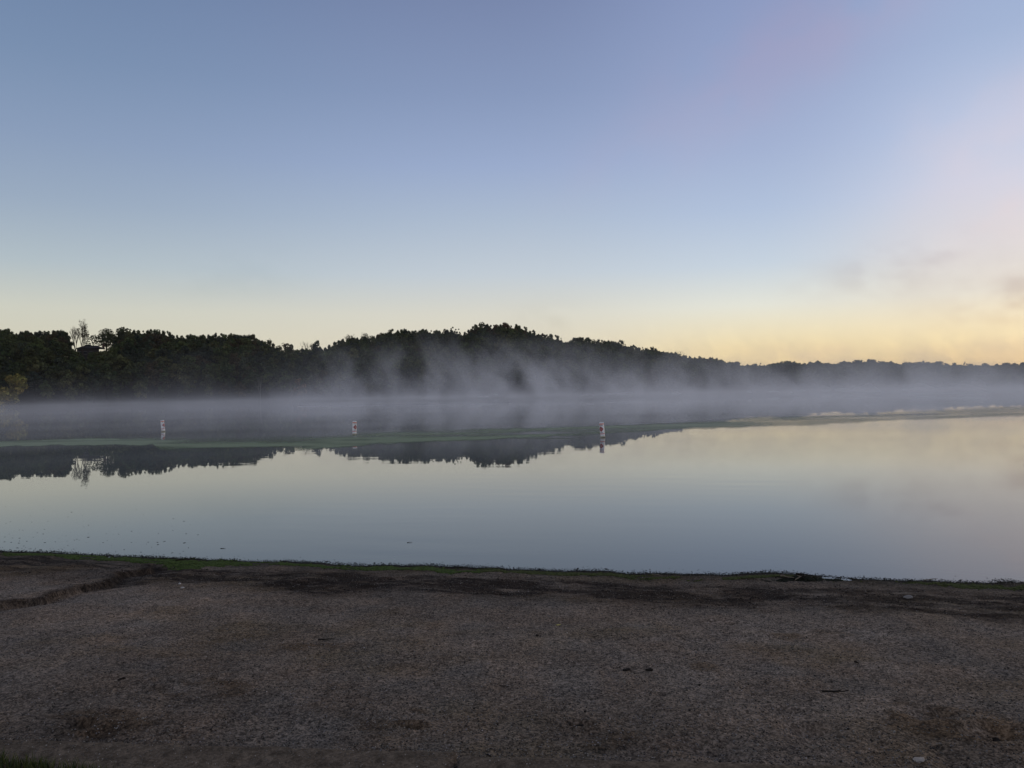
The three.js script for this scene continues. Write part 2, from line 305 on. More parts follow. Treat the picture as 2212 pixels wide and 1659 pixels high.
for (const c of fits) {
  const s = c.h / 14;
  if (!chosen.has(c)) { rest[c.kind].push(c); continue; }
  const [label, group] = zone(c), key = c.kind, mat = tintOf(c);
  let t;
  if (!protos.has(key)) { t = protoTree(KINDS[c.kind], mat, 'broadleaf_tree', label, 'tree', group); protos.set(key, t); }
  else { t = copyOf(protos.get(key), 'broadleaf_tree', label, 'tree', group); t.children[1].material = mat; }
  t.position.set(c.x, c.y, c.z); t.rotation.set(0, c.turn, 0); t.scale.set(s * c.w, s, s * c.w);
}
// the remaining woods, and the far ridge to the right, which nobody could count
{
  const r = rngOf(31);
  for (let i = 0; i < 2400; i++) {
    const px = mix(1480, 2560, r()), rr = mix(600, 925, Math.pow(r(), 0.6)), [x, z] = onBearing(px, rr), y = hillY(x, z);
    let h = mix(9, 15, r()); const room = heightFor(px, skyAt(px) - 0.5, rr) - y;
    if (px > 1560 && rr > 860 && r() < 0.6) h = room + noise(px / 5, 5) * 1.6 + noise(px / 30, 8) * 1.2 + 0.8 - r() * 4; else h = Math.min(h, room * (px > 1560 ? 0.78 : 0.97));
    if (h < 3 || h > 21) continue;
    rest[Math.floor(r() * KINDS.length)].push({ x, z, y, h, w: mix(0.85, 1.3, r()), turn: r() * 6.28, tint: r(), px, rr });
  }
  const wood = new THREE.Group(); wood.name = 'distant_woods'; tag(wood, 'distant dark woods covering the hills across the lake', 'woods', null, 'stuff'); scene.add(wood);
  const M = new THREE.Matrix4(), q = new THREE.Quaternion(), col = new THREE.Color(), white = leafMat(1, 1, 1);
  rest.forEach((list, k) => {
    const im = new THREE.InstancedMesh(KINDS[k].crown, white, list.length); im.name = 'crowns'; im.userData.kind = 'stuff';
    list.forEach((c, i) => { const s = c.h / 14; q.setFromAxisAngle(V(0, 1, 0), c.turn); M.compose(V(c.x, c.y, c.z), q, V(s * c.w, s, s * c.w)); im.setMatrixAt(i, M); im.setColorAt(i, col.copy(tintOf(c).color)); });
    im.castShadow = im.receiveShadow = true; wood.add(im);
  });
}

// trees built one by one
function single(name, parts, crownMat, barkMat, label, px, r, h, base, turn = 0, category = 'tree') {
  const [x, z] = onBearing(px, r), y = hillY(x, z), g = thing(name, label, category, [x, y, z]);
  mesh('trunk', parts.trunk, barkMat, g); if (parts.crown) mesh('crown', parts.crown, crownMat, g);
  g.scale.setScalar(h / base); g.rotation.y = turn; return g;
}
const toTop = (px, py, r) => { const [x, z] = onBearing(px, r); return heightFor(px, py, r) - hillY(x, z); };
single('bare_tree', branching(3, 14, 0.42, 4, 0, 0, 1.1), null, TWIG, 'tall bare tree on the left hill skyline, left of its thinly leaved twin', 166, 400, toTop(166, 703, 400), 13.2);
single('thin_tree', branching(8, 14, 0.38, 4, 1300, 0.22, 1.15), BROWN, TWIG, 'tall thinly leaved tree on the left hill skyline, between a bare tree and a conifer', 180, 404, toTop(180, 702, 404), 13.4, 1);
single('conifer', conifer(4, 10, 2.9), GREENS[2], BARK, 'dark layered conifer beside the house on the left hill skyline', 191, 408, toTop(191, 721, 408), 10);
single('spreading_tree', broadleaf(51, { H: 11, R: 6.2, n: 1500, blobsN: 22, size: 0.5, low: 0.35, core: false }), GREENS[4], BARK, 'wide spreading tree with sky showing through, right of the house on the left hill', 231, 412, toTop(231, 713, 412), 10.8);
single('spreading_tree', broadleaf(52, { H: 12, R: 5, n: 1400, blobsN: 19, size: 0.5, low: 0.35, core: false }), GREENS[4], BARK, 'tall open crowned tree on the left hill skyline, right of the wide spreading tree', 268, 414, toTop(268, 708, 414), 11.8, 2);
single('saddle_tree', branching(21, 10, 0.75, 4, 0, 0, 0.7), null, TWIG, 'round bare crowned tree in the dip between the two hills', 655, 452, toTop(655, 736, 452), 9.2);
single('dip_tree', broadleaf(53, { H: 9, R: 3.6, n: 700, blobsN: 14, size: 0.46, low: 0.3, core: false }), BROWN, BARK, 'brown open tree in the dip between hills, left of the round bare tree', 614, 450, toTop(614, 743, 450), 8.7);
single('dip_tree', broadleaf(54, { H: 9, R: 2.8, n: 640, blobsN: 12, size: 0.46, low: 0.3, core: false }), GREENS[2], BARK, 'small open crowned tree in the dip between hills, right of the round bare tree', 687, 456, toTop(687, 737, 456), 8.7);
single('small_conifer', conifer(9, 8, 1.7), GREENS[0], BARK, 'small pointed dark tree low in the dip between the two hills', 631, 448, toTop(631, 744, 448), 8);
[[572, 736, 'right end of the left hill'], [763, 722, 'left shoulder of the central hill'], [800, 718, 'left shoulder of the central hill, above the first']].forEach(([px, py, w], i) => single('wispy_tree', branching(30 + i, 9, 0.6, 4, 240, 0.3, 0.8), GREYGREEN, TWIG, 'wispy half bare tree on the ' + w, px, ridgeR(px), toTop(px, py, ridgeR(px)), 8.4, i));
[[963, 709, 'first'], [980, 705, 'tallest, middle'], [993, 709, 'last']].forEach(([px, py, w], i) => single('thin_tree', broadleaf(60 + i, { H: 12, R: 2, n: 520, blobsN: 12, size: 0.42, low: 0.3, core: false }), GREENS[4], BARK, w + ' of three slim open trees left of the central hilltop', px, ridgeR(px), toTop(px, py, ridgeR(px)), 11.8, i));
single('forked_tree', branching(41, 9, 0.6, 4, 0, 0, 0.75), null, PALE, 'round bare crowned tree standing out on the right slope of the central hill', 1343, 496, toTop(1343, 733.5, 496), 8.5);
single('bare_tree', branching(44, 9, 0.8, 4, 0, 0, 0.7), null, TWIG, 'small round bare tree near the right foot of the central hill', 1461, 498, toTop(1461, 756, 498), 8.5, 1);
single('bare_tree', branching(47, 14, 0.5, 4, 0, 0, 0.9), null, TWIG, 'leafless tree standing up from the far ridge on the right', 1959, 890, toTop(1959, 778, 890), 13);
single('yellow_tree', broadleaf(70, { H: 9, R: 3.4, n: 1500, blobsN: 24, size: 0.42, low: 0.25 }), OLIVE, BARK, 'rounded pale yellow-green tree near the waterline at far left', 38, 297, toTop(38, 809, 297), 8.8);
single('yellow_bush', broadleaf(71, { H: 5, R: 3, n: 1000, blobsN: 18, size: 0.36, low: 0.05 }), OLIVE, BARK, 'low pale yellow bush at the water\'s edge at the left end', 8, 293, toTop(8, 838, 293), 4.9, 0, 'bush');
single('rusty_tree', broadleaf(72, { H: 7, R: 1.9, n: 700, blobsN: 14, size: 0.36, low: 0.1 }), RUST, BARK, 'small rusty brown tree at the waterline below the dip between hills', 648, 308, toTop(648, 817, 308), 6.8);
[[626, 812, 'long leaning pale trunk at the waterline, left of the rusty tree', 0.3, 1], [562, 812, 'pale forked trunk at the waterline below the right end of left hill', 0.02, 2], [704, 796, 'thin pale trunk on the lower slope right of the rusty tree', -0.1, 3], [803, 778, 'tall pale forked trunk part way up the left side of central hill', 0.03, 4]].forEach(([px, py, label, lean, k]) => {
  const rr = shoreR(px) - 1 + (k > 2 ? 16 : 3), t = single('pale_tree', branching(80 + k, 10, 0.5, 3, 160, 0.3, 0.9), GREYGREEN, PALE, label, px, rr, Math.min(11, Math.max(6.5, toTop(px, py, rr))), 9.4, k); t.rotation.z = -lean;
});

// the house on the left hill
{
  const rr = 407, [x, z] = onBearing(199, rr), y = hillY(x, z), top = heightFor(199, 746.5, rr) - y, g = thing('house', 'dark low house with chimney between the trees on the left hilltop', 'house', [x, y, z]);
  g.rotation.y = -Math.atan2(x, -z);
  const wallM = matte(0.045, 0.04, 0.036), roofM = matte(0.035, 0.032, 0.032), e = top - 1.5;
  const box = (w, h, d, cx, cy, cz) => { const b = new THREE.BoxGeometry(w, h, d); b.translate(cx, cy, cz); return b; };
  mesh('wall', box(9.2, e + 1.5, 6, -1.5, (e - 1.5) / 2, 0), wallM, g);
  const rp = [[-6.4, e, 3.7], [5.6, e, 3.7], [5.6, e, -3.7], [-6.4, e, -3.7], [-2.6, top, 0], [2.2, top, 0]], rt = [[0, 1, 5], [0, 5, 4], [1, 2, 5], [2, 3, 4], [2, 4, 5], [3, 0, 4], [0, 2, 1], [0, 3, 2]];
  const rg = new THREE.BufferGeometry(); rg.setAttribute('position', new THREE.Float32BufferAttribute(rt.flat().flatMap((k) => rp[k]), 3)); rg.computeVertexNormals();
  const roof = mesh('roof', rg, roofM, g);
  mesh('chimney', mergeGeometries([box(0.9, 2.2, 0.7, 5.0, top - 0.3, 0.6), box(1.15, 0.2, 0.95, 5.0, top + 0.8, 0.6)]), matte(0.08, 0.05, 0.04), roof);
  for (const px of [5.2]) mesh('post', box(0.25, e + 1.5, 0.25, px, (e - 1.5) / 2, 2.9), wallM, g);
  for (const wx of [-5, -2.6, -0.4]) { const w = mesh('window', box(1.3, 1.2, 0.1, wx, e * 0.55, 3.02), matte(0.02, 0.022, 0.025, { roughness: 0.2 }), g); mesh('frame', mergeGeometries([box(1.5, 0.1, 0.14, wx, e * 0.55 + 0.65, 3.03), box(1.5, 0.1, 0.14, wx, e * 0.55 - 0.65, 3.03)]), matte(0.2, 0.2, 0.19), w); }
}

// ------------------------------------------------------------------ beach
const zShore = (x) => -10.8 + (x < 0 ? 0.206 : 0.18) * x + 0.08 * noise(x * 0.9, 7) + 0.045 * noise(x * 3.1, 2) + 0.015 * noise(x * 9, 4) - 0.16 * Math.exp(-Math.pow((x - 3.72) / 0.45, 2));
const inland = (x, z) => (z - zShore(x)) * 0.98;
const baseY = (s) => (s < 0 ? 0.07 * s - 0.004 : s < 6 ? 0.108 * s - 0.004 : s < 8.5 ? 0.644 + 0.108 * (s - 6) - (0.108 / 5) * (s - 6) ** 2 : 0.779);
function onBeach(px, py) { const d = rayTo(px, py); let t = 1; for (let i = 0; i < 60; i++) { const x = d.x * t, z = d.z * t, y = EYE + d.y * t, e = y - Math.max(0, baseY(inland(x, z))); t += e * 1.2; } return V(d.x * t, EYE + d.y * t, d.z * t); }
const gullyX = (z) => -5.28 + 0.12 * Math.sin(z * 1.3 + 1) + 0.1 * noise(z * 1.7, 12) + 0.05 * noise(z * 5, 4);
const dents = [];
{
  const r = rngOf(19);
  for (let i = 0; i < 520; i++) dents.push([mix(-9, 9, r()), mix(-12, -2.9, r()), mix(0.035, 0.13, r() * r()), mix(0.004, 0.02, r()), r() * 3.14, mix(1, 2.6, r())]);
  for (const [px, py, w, d] of [[357, 1478, 0.05, 0.05], [174, 1569, 0.06, 0.05], [887, 1569, 0.05, 0.045], [1252, 1566, 0.05, 0.05], [873, 1634, 0.06, 0.05], [445, 1388, 0.05, 0.03], [780, 1391, 0.08, 0.03], [1690, 1540, 0.07, 0.035], [1750, 1580, 0.09, 0.04], [1530, 1622, 0.12, 0.05], [1590, 1640, 0.07, 0.04], [2010, 1545, 0.1, 0.04], [2150, 1580, 0.12, 0.05]]) { const p = onBeach(px, py); dents.push([p.x, p.z, w, d, 0.2, 1.6]); }
}
const cellOf = new Map();
dents.forEach((d, i) => { const R = d[2] * d[5] * 2.4; for (let a = Math.floor((d[0] - R) * 2); a <= Math.floor((d[0] + R) * 2); a++) for (let b = Math.floor((d[1] - R) * 2); b <= Math.floor((d[1] + R) * 2); b++) { const k = a * 1000 + b; if (!cellOf.has(k)) cellOf.set(k, []); cellOf.get(k).push(i); } });
function beachY(x, z) {
  const s = inland(x, z); let y = baseY(s);
  const rough = step(-0.2, 0.8, s);
  y += rough * (fbm(x * 0.8, z * 1.1, 3) * 0.04 + fbm(x * 3.2 + 40, z * 5.2, 3) * 0.018 + fbm(x * 12, z * 16, 3) * 0.011);
  const list = cellOf.get(Math.floor(x * 2) * 1000 + Math.floor(z * 2));
  if (list) for (const i of list) { const d = dents[i], u = (x - d[0]) * Math.cos(d[4]) + (z - d[1]) * Math.sin(d[4]), v = -(x - d[0]) * Math.sin(d[4]) + (z - d[1]) * Math.cos(d[4]), q = Math.hypot(u / d[5], v) / d[2]; if (q < 2.4) y += d[3] * (-Math.exp(-q * q * 1.6) + 0.32 * Math.exp(-Math.pow(q - 1.35, 2) * 5)); }
  // the gully washed out by rain on the left, its far bank standing higher
  const u = x - gullyX(z), on = step(0.55, 1.1, s), ragged = 0.06 * noise(z * 6, 3) + 0.03 * noise(z * 19, 8);
  if (u > -3 && u < 1) y += on * (u < -0.08 + ragged ? 0.032 * Math.exp(-Math.pow((u + 0.08) / 0.9, 2)) : u < ragged * 0.5 ? mix(0.032, -0.055, step(-0.08 + ragged, 0.01 + ragged * 0.5, u)) : -0.055 * Math.exp(-Math.pow(u / 0.3, 2)));
  return s > 7.2 ? Math.min(y, 0.772) : y;
}
const band = (s, x) => step(0.6, 1.25, s + 0.35 * fbm(x * 1.1, 5)) * (1 - step(1.8, 3.0, s + 0.5 * fbm(x * 0.8, 9)));
const SAND = [0.28, 0.219, 0.168];
function tileTexture(N, fill, float) {
  const d = float ? new Float32Array(N * N * 4) : new Uint8Array(N * N * 4), px = [0, 0, 0];
  for (let j = 0; j < N; j++) for (let i = 0; i < N; i++) { fill(i / N, j / N, px, i, j); const o = (j * N + i) * 4; d[o] = px[0]; d[o + 1] = px[1]; d[o + 2] = px[2]; d[o + 3] = float ? 1 : 255; }
  const t = new THREE.DataTexture(d, N, N, THREE.RGBAFormat, float ? THREE.FloatType : THREE.UnsignedByteType); t.wrapS = t.wrapT = THREE.RepeatWrapping; t.magFilter = THREE.LinearFilter; t.needsUpdate = true; if (!float) t.colorSpace = THREE.SRGBColorSpace; return t;
}
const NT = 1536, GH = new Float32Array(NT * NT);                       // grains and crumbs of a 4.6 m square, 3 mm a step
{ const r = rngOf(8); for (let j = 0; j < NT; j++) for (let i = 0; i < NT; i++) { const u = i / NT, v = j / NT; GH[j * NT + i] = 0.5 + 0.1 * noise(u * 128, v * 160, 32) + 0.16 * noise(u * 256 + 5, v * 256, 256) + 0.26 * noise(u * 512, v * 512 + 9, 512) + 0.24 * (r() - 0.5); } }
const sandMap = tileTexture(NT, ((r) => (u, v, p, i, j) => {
  const h = GH[j * NT + i], patch = 0.5 * noise(u * 8, v * 8, 8) + 0.5 * noise(u * 20 + 2, v * 20, 20); let b = 186 + (h - 0.5) * 210 + patch * 16 + (r() - 0.5) * 40;  // pits between the grains darkened in the colour to stand in for shade
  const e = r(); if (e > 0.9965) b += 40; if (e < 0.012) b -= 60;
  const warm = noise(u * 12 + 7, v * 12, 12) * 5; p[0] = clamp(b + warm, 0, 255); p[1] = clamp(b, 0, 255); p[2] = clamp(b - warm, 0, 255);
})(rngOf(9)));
const sandBump = tileTexture(NT, (u, v, p, i, j) => { p[0] = p[1] = p[2] = GH[j * NT + i]; }, true);
{
  const X0 = -15, X1 = 13, Z0 = -14.4, Z1 = -2.6, nx = 760, nz = 400, pos = [], col = [], uv = [], idx = [];
  for (let j = 0; j <= nz; j++) for (let i = 0; i <= nx; i++) {
    const z = mix(Z1, Z0, Math.pow(j / nz, 1.12)), x = mix(X0, X1, i / nx), s = inland(x, z), y = beachY(x, z);
    pos.push(x, y, z); uv.push(x / 4.6, z / 4.6);
    const s2 = (z + 10.8 - (x < 0 ? 0.206 : 0.18) * x) * 0.98, streak = fbm(x * 1.7, s2 * 4 + 3, 4) + 0.55 * fbm(x * 7, s2 * 13, 4), dark = clamp(band(s2, x) * (streak * 1.4 + 0.95)) * (x < gullyX(z) ? 0.5 : 1);
    let c = 1 + fbm(x * 0.5, z * 0.7, 3) * 0.3 + fbm(x * 2.3, z * 3.6, 3) * 0.22;
    c *= mix(0.92, 1.16, step(1.8, 4, s) * (1 - step(5, 7.5, s)));
    const clay = clamp(fbm(x * 0.9 + 9, z * 1.2, 4) * 2 - 0.15);      // browner, damper stains
    let rgb = [SAND[0] * c * mix(1, 0.86, clay), SAND[1] * c * mix(1, 0.8, clay), SAND[2] * c * mix(1, 0.66, clay)];
    const wet = 1 - step(0.2, 1.05, s + 0.2 * fbm(x * 3, z * 3, 2));
    rgb = rgb.map((v, k) => mix(v, v * [0.2, 0.175, 0.165][k], dark));
    rgb = rgb.map((v, k) => mix(v, v * [0.4, 0.42, 0.4][k], wet));
    const brim = 1 - step(0.08, 0.3, s + 0.08 * fbm(x * 4, 6, 3)); rgb = rgb.map((v) => mix(v, v * 0.32, brim));
    const left = clamp(Math.exp(-Math.pow((s - 1.1) / 0.5, 2)) * (fbm(x * 1.4, s * 8, 4) * 2.4 + 0.45)) * step(5.4, 5.9, -x); rgb = rgb.map((v) => mix(v, v * 0.25, left));
    const gu = x - gullyX(z), earth = step(0.5, 1.0, s) * Math.exp(-Math.pow((gu + 0.05) / 0.1, 2)); rgb = rgb.map((v, k) => mix(v, v * [0.25, 0.25, 0.26][k], earth));  // bare earth of the bank, darkened further in colour to read as shaded
    for (const [dx, dz, w, l] of STAINS_AND_SHADE()) { const q = Math.pow((x - dx) / (w * l), 2) + Math.pow((z - dz) / w, 2) + fbm(x * 5, z * 8, 4) * 2.2; if (q < 1) rgb = rgb.map((v, k) => mix(v, v * [0.68, 0.62, 0.54][k], 1 - step(-0.2, 1, q))); }
    col.push(...rgb);
  }
  for (let j = 0; j < nz; j++) for (let i = 0; i < nx; i++) { const a = j * (nx + 1) + i, b = a + 1, c = a + nx + 1, d = c + 1; idx.push(a, b, c, b, d, c); }
  const g = new THREE.BufferGeometry(); g.setAttribute('position', new THREE.Float32BufferAttribute(pos, 3)); g.setAttribute('color', new THREE.Float32BufferAttribute(col, 3)); g.setAttribute('uv', new THREE.Float32BufferAttribute(uv, 2)); g.setIndex(idx); g.computeVertexNormals();
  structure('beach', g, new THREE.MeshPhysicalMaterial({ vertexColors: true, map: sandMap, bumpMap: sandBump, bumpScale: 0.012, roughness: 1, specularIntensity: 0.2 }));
}
function STAINS_AND_SHADE() { if (!STAINS_AND_SHADE.list) STAINS_AND_SHADE.list = [[1740, 1369, 0.22, 1.7], [445, 1490, 0.22, 1.5], [700, 1395, 0.2, 2], [1330, 1600, 0.16, 1.8], [2080, 1560, 0.3, 1.5], [230, 1560, 0.2, 1.6], [860, 1560, 0.2, 1.3], [1520, 1440, 0.14, 1.2]].map(([px, py, w, l]) => { const p = onBeach(px, py); return [p.x, p.z, w, l]; }); return STAINS_AND_SHADE.list; }  // brown patches; those over the pits also paint in the shade of the hollow

// ------------------------------------------------------------------ kerb of cast slabs and the lawn behind it
const KA = onBeach(0, 1609), KB = onBeach(989, 1642), along = V(KB.x - KA.x, 0, KB.z - KA.z).normalize(), back = V(-along.z, 0, along.x);
{
  const slabMap = tileTexture(512, ((r) => (u, v, p) => { let b = 172 + 30 * noise(u * 24, v * 24, 24) + 26 * noise(u * 96, v * 96, 96) + (r() - 0.5) * 60; if (r() > 0.985) b = 235 + r() * 20; p[0] = clamp(b + 3, 0, 255); p[1] = clamp(b, 0, 255); p[2] = clamp(b - 5, 0, 255); })(rngOf(14)));
  const slabBump = tileTexture(512, ((r) => (u, v, p) => { p[0] = p[1] = p[2] = 0.5 + 0.25 * noise(u * 60, v * 60, 60) + 0.3 * (r() - 0.5); })(rngOf(15)), true);
  const m = new THREE.MeshPhysicalMaterial({ color: new THREE.Color().setRGB(0.24, 0.19, 0.145), map: slabMap, bumpMap: slabBump, bumpScale: 0.004, roughness: 1, specularIntensity: 0.2 });
  const kerb = new THREE.Group(); kerb.name = 'kerb'; kerb.userData = { kind: 'structure', label: 'flush concrete kerb between the sand and the lawn' }; scene.add(kerb);
  const ang = -Math.atan2(along.z, along.x), L = KB.distanceTo(KA);
  const slabs = [[-3.05, -0.02, 0], [0, L, 0], [L + 0.025, L + 3.1, 0.028], [L + 3.14, L + 6.2, 0.04]];
  slabs.forEach(([a, b, off], k) => {
    const len = b - a, w = 0.37, nl = 90, nw = 10, g = new THREE.PlaneGeometry(len, w, nl, nw); g.rotateX(-Math.PI / 2);
    const P = g.attributes.position, r0 = k * 13.7;
    for (let i = 0; i < P.count; i++) { const x = P.getX(i), z = P.getZ(i), edge = Math.min(len / 2 - Math.abs(x), w / 2 - Math.abs(z)); P.setY(i, fbm(x * 6 + r0, z * 9, 3) * 0.006 - 0.014 * (1 - step(0, 0.03, edge)) - 0.01 * clamp(noise(x * 11 + r0, z * 20) - 0.5) * 2); if (w / 2 - Math.abs(z) < 0.001) P.setZ(i, z + noise(x * 14, k) * 0.007); }
    const sides = new THREE.BoxGeometry(len - 0.012, 0.2, w - 0.012); sides.translate(0, -0.12, 0);
    g.computeVertexNormals(); const U = g.attributes.uv; for (let i = 0; i < U.count; i++) U.setXY(i, P.getX(i) / 1.1, P.getZ(i) / 1.1);
    const slab = mesh('concrete_slab', mergeGeometries([g, sides]), m, kerb), c = KA.clone().addScaledVector(along, (a + b) / 2).addScaledVector(back, w / 2 + off);
    slab.position.set(c.x, 0.79 - k * 0.004, c.z); slab.rotation.y = ang;
  });
  const lg = new THREE.PlaneGeometry(120, 60); lg.rotateX(-Math.PI / 2); lg.translate(0, 0, 30.12); 
  const lawn = structure('lawn', lg, matte(0.04, 0.05, 0.02)); lawn.position.set(KA.x, 0.774, KA.z); lawn.position.addScaledVector(back, 0.24); lawn.rotation.y = ang;
  // blades
  const r = rngOf(23), pos = [0, 0, 0, 0.006, 0, 0, 0.004, 0.035, 0.004, 0.0012, 0.035, 0.004, 0.006, 0.06, 0.016], bg = new THREE.BufferGeometry();
  bg.setAttribute('position', new THREE.Float32BufferAttribute(pos, 3)); bg.setIndex([0, 1, 2, 0, 2, 3, 3, 2, 4]); bg.computeVertexNormals();
  const n = 16000, im = new THREE.InstancedMesh(bg, matte(1, 1, 1, { side: THREE.DoubleSide }), n), M = new THREE.Matrix4(), q = new THREE.Quaternion(), c = new THREE.Color();
  im.name = 'grass'; tag(im, 'edge of green grass in the bottom left corner beside the kerb', 'grass', null, 'stuff');
  for (let i = 0; i < n; i++) { const a = mix(-2.5, 1.2, r()), b = 0.165 + Math.max(0, a + 0.1) * 0.24 + Math.pow(r(), 1.4) * 0.7 + 0.03 * noise(a * 9, 3), p = KA.clone().addScaledVector(along, a).addScaledVector(back, b); q.setFromEuler(new THREE.Euler(gauss(r) * 0.35, r() * 6.28, gauss(r) * 0.35)); const s = mix(0.5, 1.3, r()); M.compose(V(p.x, b < 0.38 ? 0.785 : 0.774, p.z), q, V(s, s, s)); im.setMatrixAt(i, M); const w = r(); im.setColorAt(i, c.setRGB(mix(0.035, 0.085, w * w), mix(0.048, 0.085, w), 0.024)); }
  im.castShadow = true; scene.add(im);
}

// ------------------------------------------------------------------ loose things on the sand
function lump(seed, sx, sy, sz, detail = 1, rough = 0.35) { const r = rngOf(seed), g = new THREE.IcosahedronGeometry(1, detail), P = g.attributes.position; for (let i = 0; i < P.count; i++) { const x = P.getX(i), y = P.getY(i), z = P.getZ(i), k = 1 + rough * noise(x * 1.7 + seed * 3.1, y * 1.7 + z * 2.3); P.setXYZ(i, x * k * sx, y * k * sy, z * k * sz); } g.computeVertexNormals(); return g; }
function scatter(name, geo, mat, label, category, n, place) {
  const im = new THREE.InstancedMesh(geo, mat, n), M = new THREE.Matrix4(), q = new THREE.Quaternion(), c = new THREE.Color(); im.name = name; tag(im, label, category, null, 'stuff');
  for (let i = 0; i < n; i++) { const o = place(i); q.setFromEuler(new THREE.Euler(o.rx ?? 0, o.ry ?? 0, o.rz ?? 0)); M.compose(V(o.x, o.y, o.z), q, V(o.s, o.s * (o.flat ?? 1), o.s * (o.deep ?? 1))); im.setMatrixAt(i, M); im.setColorAt(i, c.setRGB(...o.c)); }
  im.castShadow = im.receiveShadow = true; scene.add(im); return im;
}
{
  const r = rngOf(41);
  scatter('gravel', lump(3, 1, 0.7, 0.85, 0), matte(1, 1, 1), 'fine gravel grains lying over the sand', 'gravel', 60000, () => {
    const d = 3.3 + Math.pow(r(), 1.5) * 7, a = mix(-0.7, 0.7, r()), x = Math.tan(a) * d, z = -d, e = r(), b = e > 0.994 ? mix(0.3, 0.5, r()) : e > 0.4 ? mix(0.1, 0.24, r()) : mix(0.02, 0.07, r()), s = mix(0.0025, 0.0065, r() * r()) * (r() > 0.99 ? 1.8 : 1);
    return { x, z, y: beachY(x, z) + s * 0.25, s, ry: r() * 6.28, rx: gauss(r) * 0.4, c: [b * 1.04, b * 0.95, b * mix(0.78, 0.95, r())] };
  });
  scatter('dark_litter', lump(5, 1, 0.3, 0.5, 0, 0.6), matte(1, 1, 1), 'dark rotten weed and litter in a band along the sand', 'litter', 5200, () => {
    let x, s; do { x = mix(-9, 9, r()); s = mix(0.6, 2.8, r()); } while (r() > band(s, x) * clamp(fbm(x * 1.7, s * 4 + 3, 4) * 1.8 + 0.7)); const z = zShore(x) + s / 0.98, k = mix(0.004, 0.019, r() * r()), b = mix(0.008, 0.03, r());
    return { x, z, y: beachY(x, z) + k * 0.15, s: k, ry: gauss(r) * 0.9, rz: gauss(r) * 0.15, c: [b * 1.15, b * 0.95, b * 0.85], deep: mix(0.5, 1.4, r()) };
  });
  scatter('kerb_grit', lump(4, 1, 0.6, 0.8, 0), matte(1, 1, 1), 'pale grit and sand strewn over the concrete kerb', 'grit', 2600, () => {
    const a = mix(-0.6, 3.2, r()), b = Math.pow(r(), 1.3) * 0.33, p = KA.clone().addScaledVector(along, a).addScaledVector(back, b + (a > KA.distanceTo(KB) ? 0.03 : 0)), e = r(), k = e > 0.9 ? mix(0.2, 0.36, r()) : mix(0.05, 0.15, r()), s = mix(0.002, 0.005, r() * r());
    return { x: p.x, z: p.z, y: 0.792, s, ry: r() * 6.28, c: [k * 1.03, k * 0.97, k * 0.9] };
  });
  scatter('crumbs', lump(6, 1, 0.55, 0.8, 0, 0.5), matte(1, 1, 1), 'small dark crumbs of earth strewn over the sand', 'crumbs', 14000, () => {
    const d = 3.4 + Math.pow(r(), 1.2) * 6.6, x = Math.tan(mix(-0.7, 0.7, r())) * d, z = -d, k = mix(0.003, 0.012, r() * r() * r()), b = mix(0.02, 0.07, r());
    return { x, z, y: beachY(x, z) + k * 0.3, s: k, ry: r() * 6.28, rx: gauss(r) * 0.4, c: [b * 1.1, b * 0.95, b * 0.8] };
  });
  scatter('green_algae', lump(7, 1, 0.4, 0.8, 0, 0.5), matte(1, 1, 1), 'strip of bright green algae along the water\'s edge', 'algae', 26000, () => {
    let x, s, d; do { x = mix(-10.5, 8, r()); const fan = Math.exp(-Math.pow((x + 4.75) / 0.55, 2)), centre = 0.37 + 0.1 * fbm(x * 0.9, 4) + fan * 0.16, wide = 0.12 + 0.07 * fbm(x * 1.2, 8) + fan * 0.28; s = centre + gauss(r) * wide; d = clamp(fbm(x * 1.6, s * 6, 4) * 3 + 0.4 + fan * 0.7) * (x > 0.2 ? 0.62 : 1); } while (r() > d || s < 0.03);
    const z = zShore(x) + s / 0.98, k = mix(0.008, 0.024, r()), b = mix(0.55, 1.3, r());
    return { x, z, y: Math.max(0, beachY(x, z)) + k * 0.1, s: k, ry: r() * 6.28, c: [0.055 * b, (x > -0.5 ? 0.064 : 0.08) * b, 0.022 * b] };
  });
  scatter('shore_debris', lump(8, 1, 0.4, 0.45, 0, 0.6), matte(1, 1, 1), 'line of black weed and twig bits at the waterline', 'debris', 12000, () => {
    const x = mix(-11, 8.5, r()), s = 0.03 + gauss(r) * 0.1 + (r() < 0.02 ? -0.25 * r() : 0), z = zShore(x) + s / 0.98, k = mix(0.004, 0.013, r()) * (r() > 0.988 ? 2.2 : 1), b = mix(0.008, 0.035, r()) * (r() > 0.985 ? 5 : 1);
    return { x, z, y: Math.max(0, beachY(x, z)) + k * 0.25, s: k, ry: gauss(r) * 0.8, rz: gauss(r) * 0.3, c: [b, b, b * 0.8], flat: mix(0.3, 0.8, r()) };
  });
  scatter('floating_specks', lump(9, 1, 0.12, 0.5, 0, 0.6), matte(1, 1, 1), 'scattered dark specks of weed floating on the left water', 'specks', 120, (i) => {
    const t = r(), px = 10 + Math.pow(r(), 1.3) * 420, py = mix(1070, 1188, Math.sqrt(t)) + px * 0.03, d = rayTo(px, py), k = EYE / -d.y, s = mix(0.006, 0.035, r() * r()) * (r() > 0.96 ? 2 : 1);
    return { x: d.x * k, z: d.z * k, y: 0.002, s, ry: gauss(r) * 0.3, c: [0.03, 0.035, 0.03], deep: mix(0.5, 1.6, r()) };
  });
}
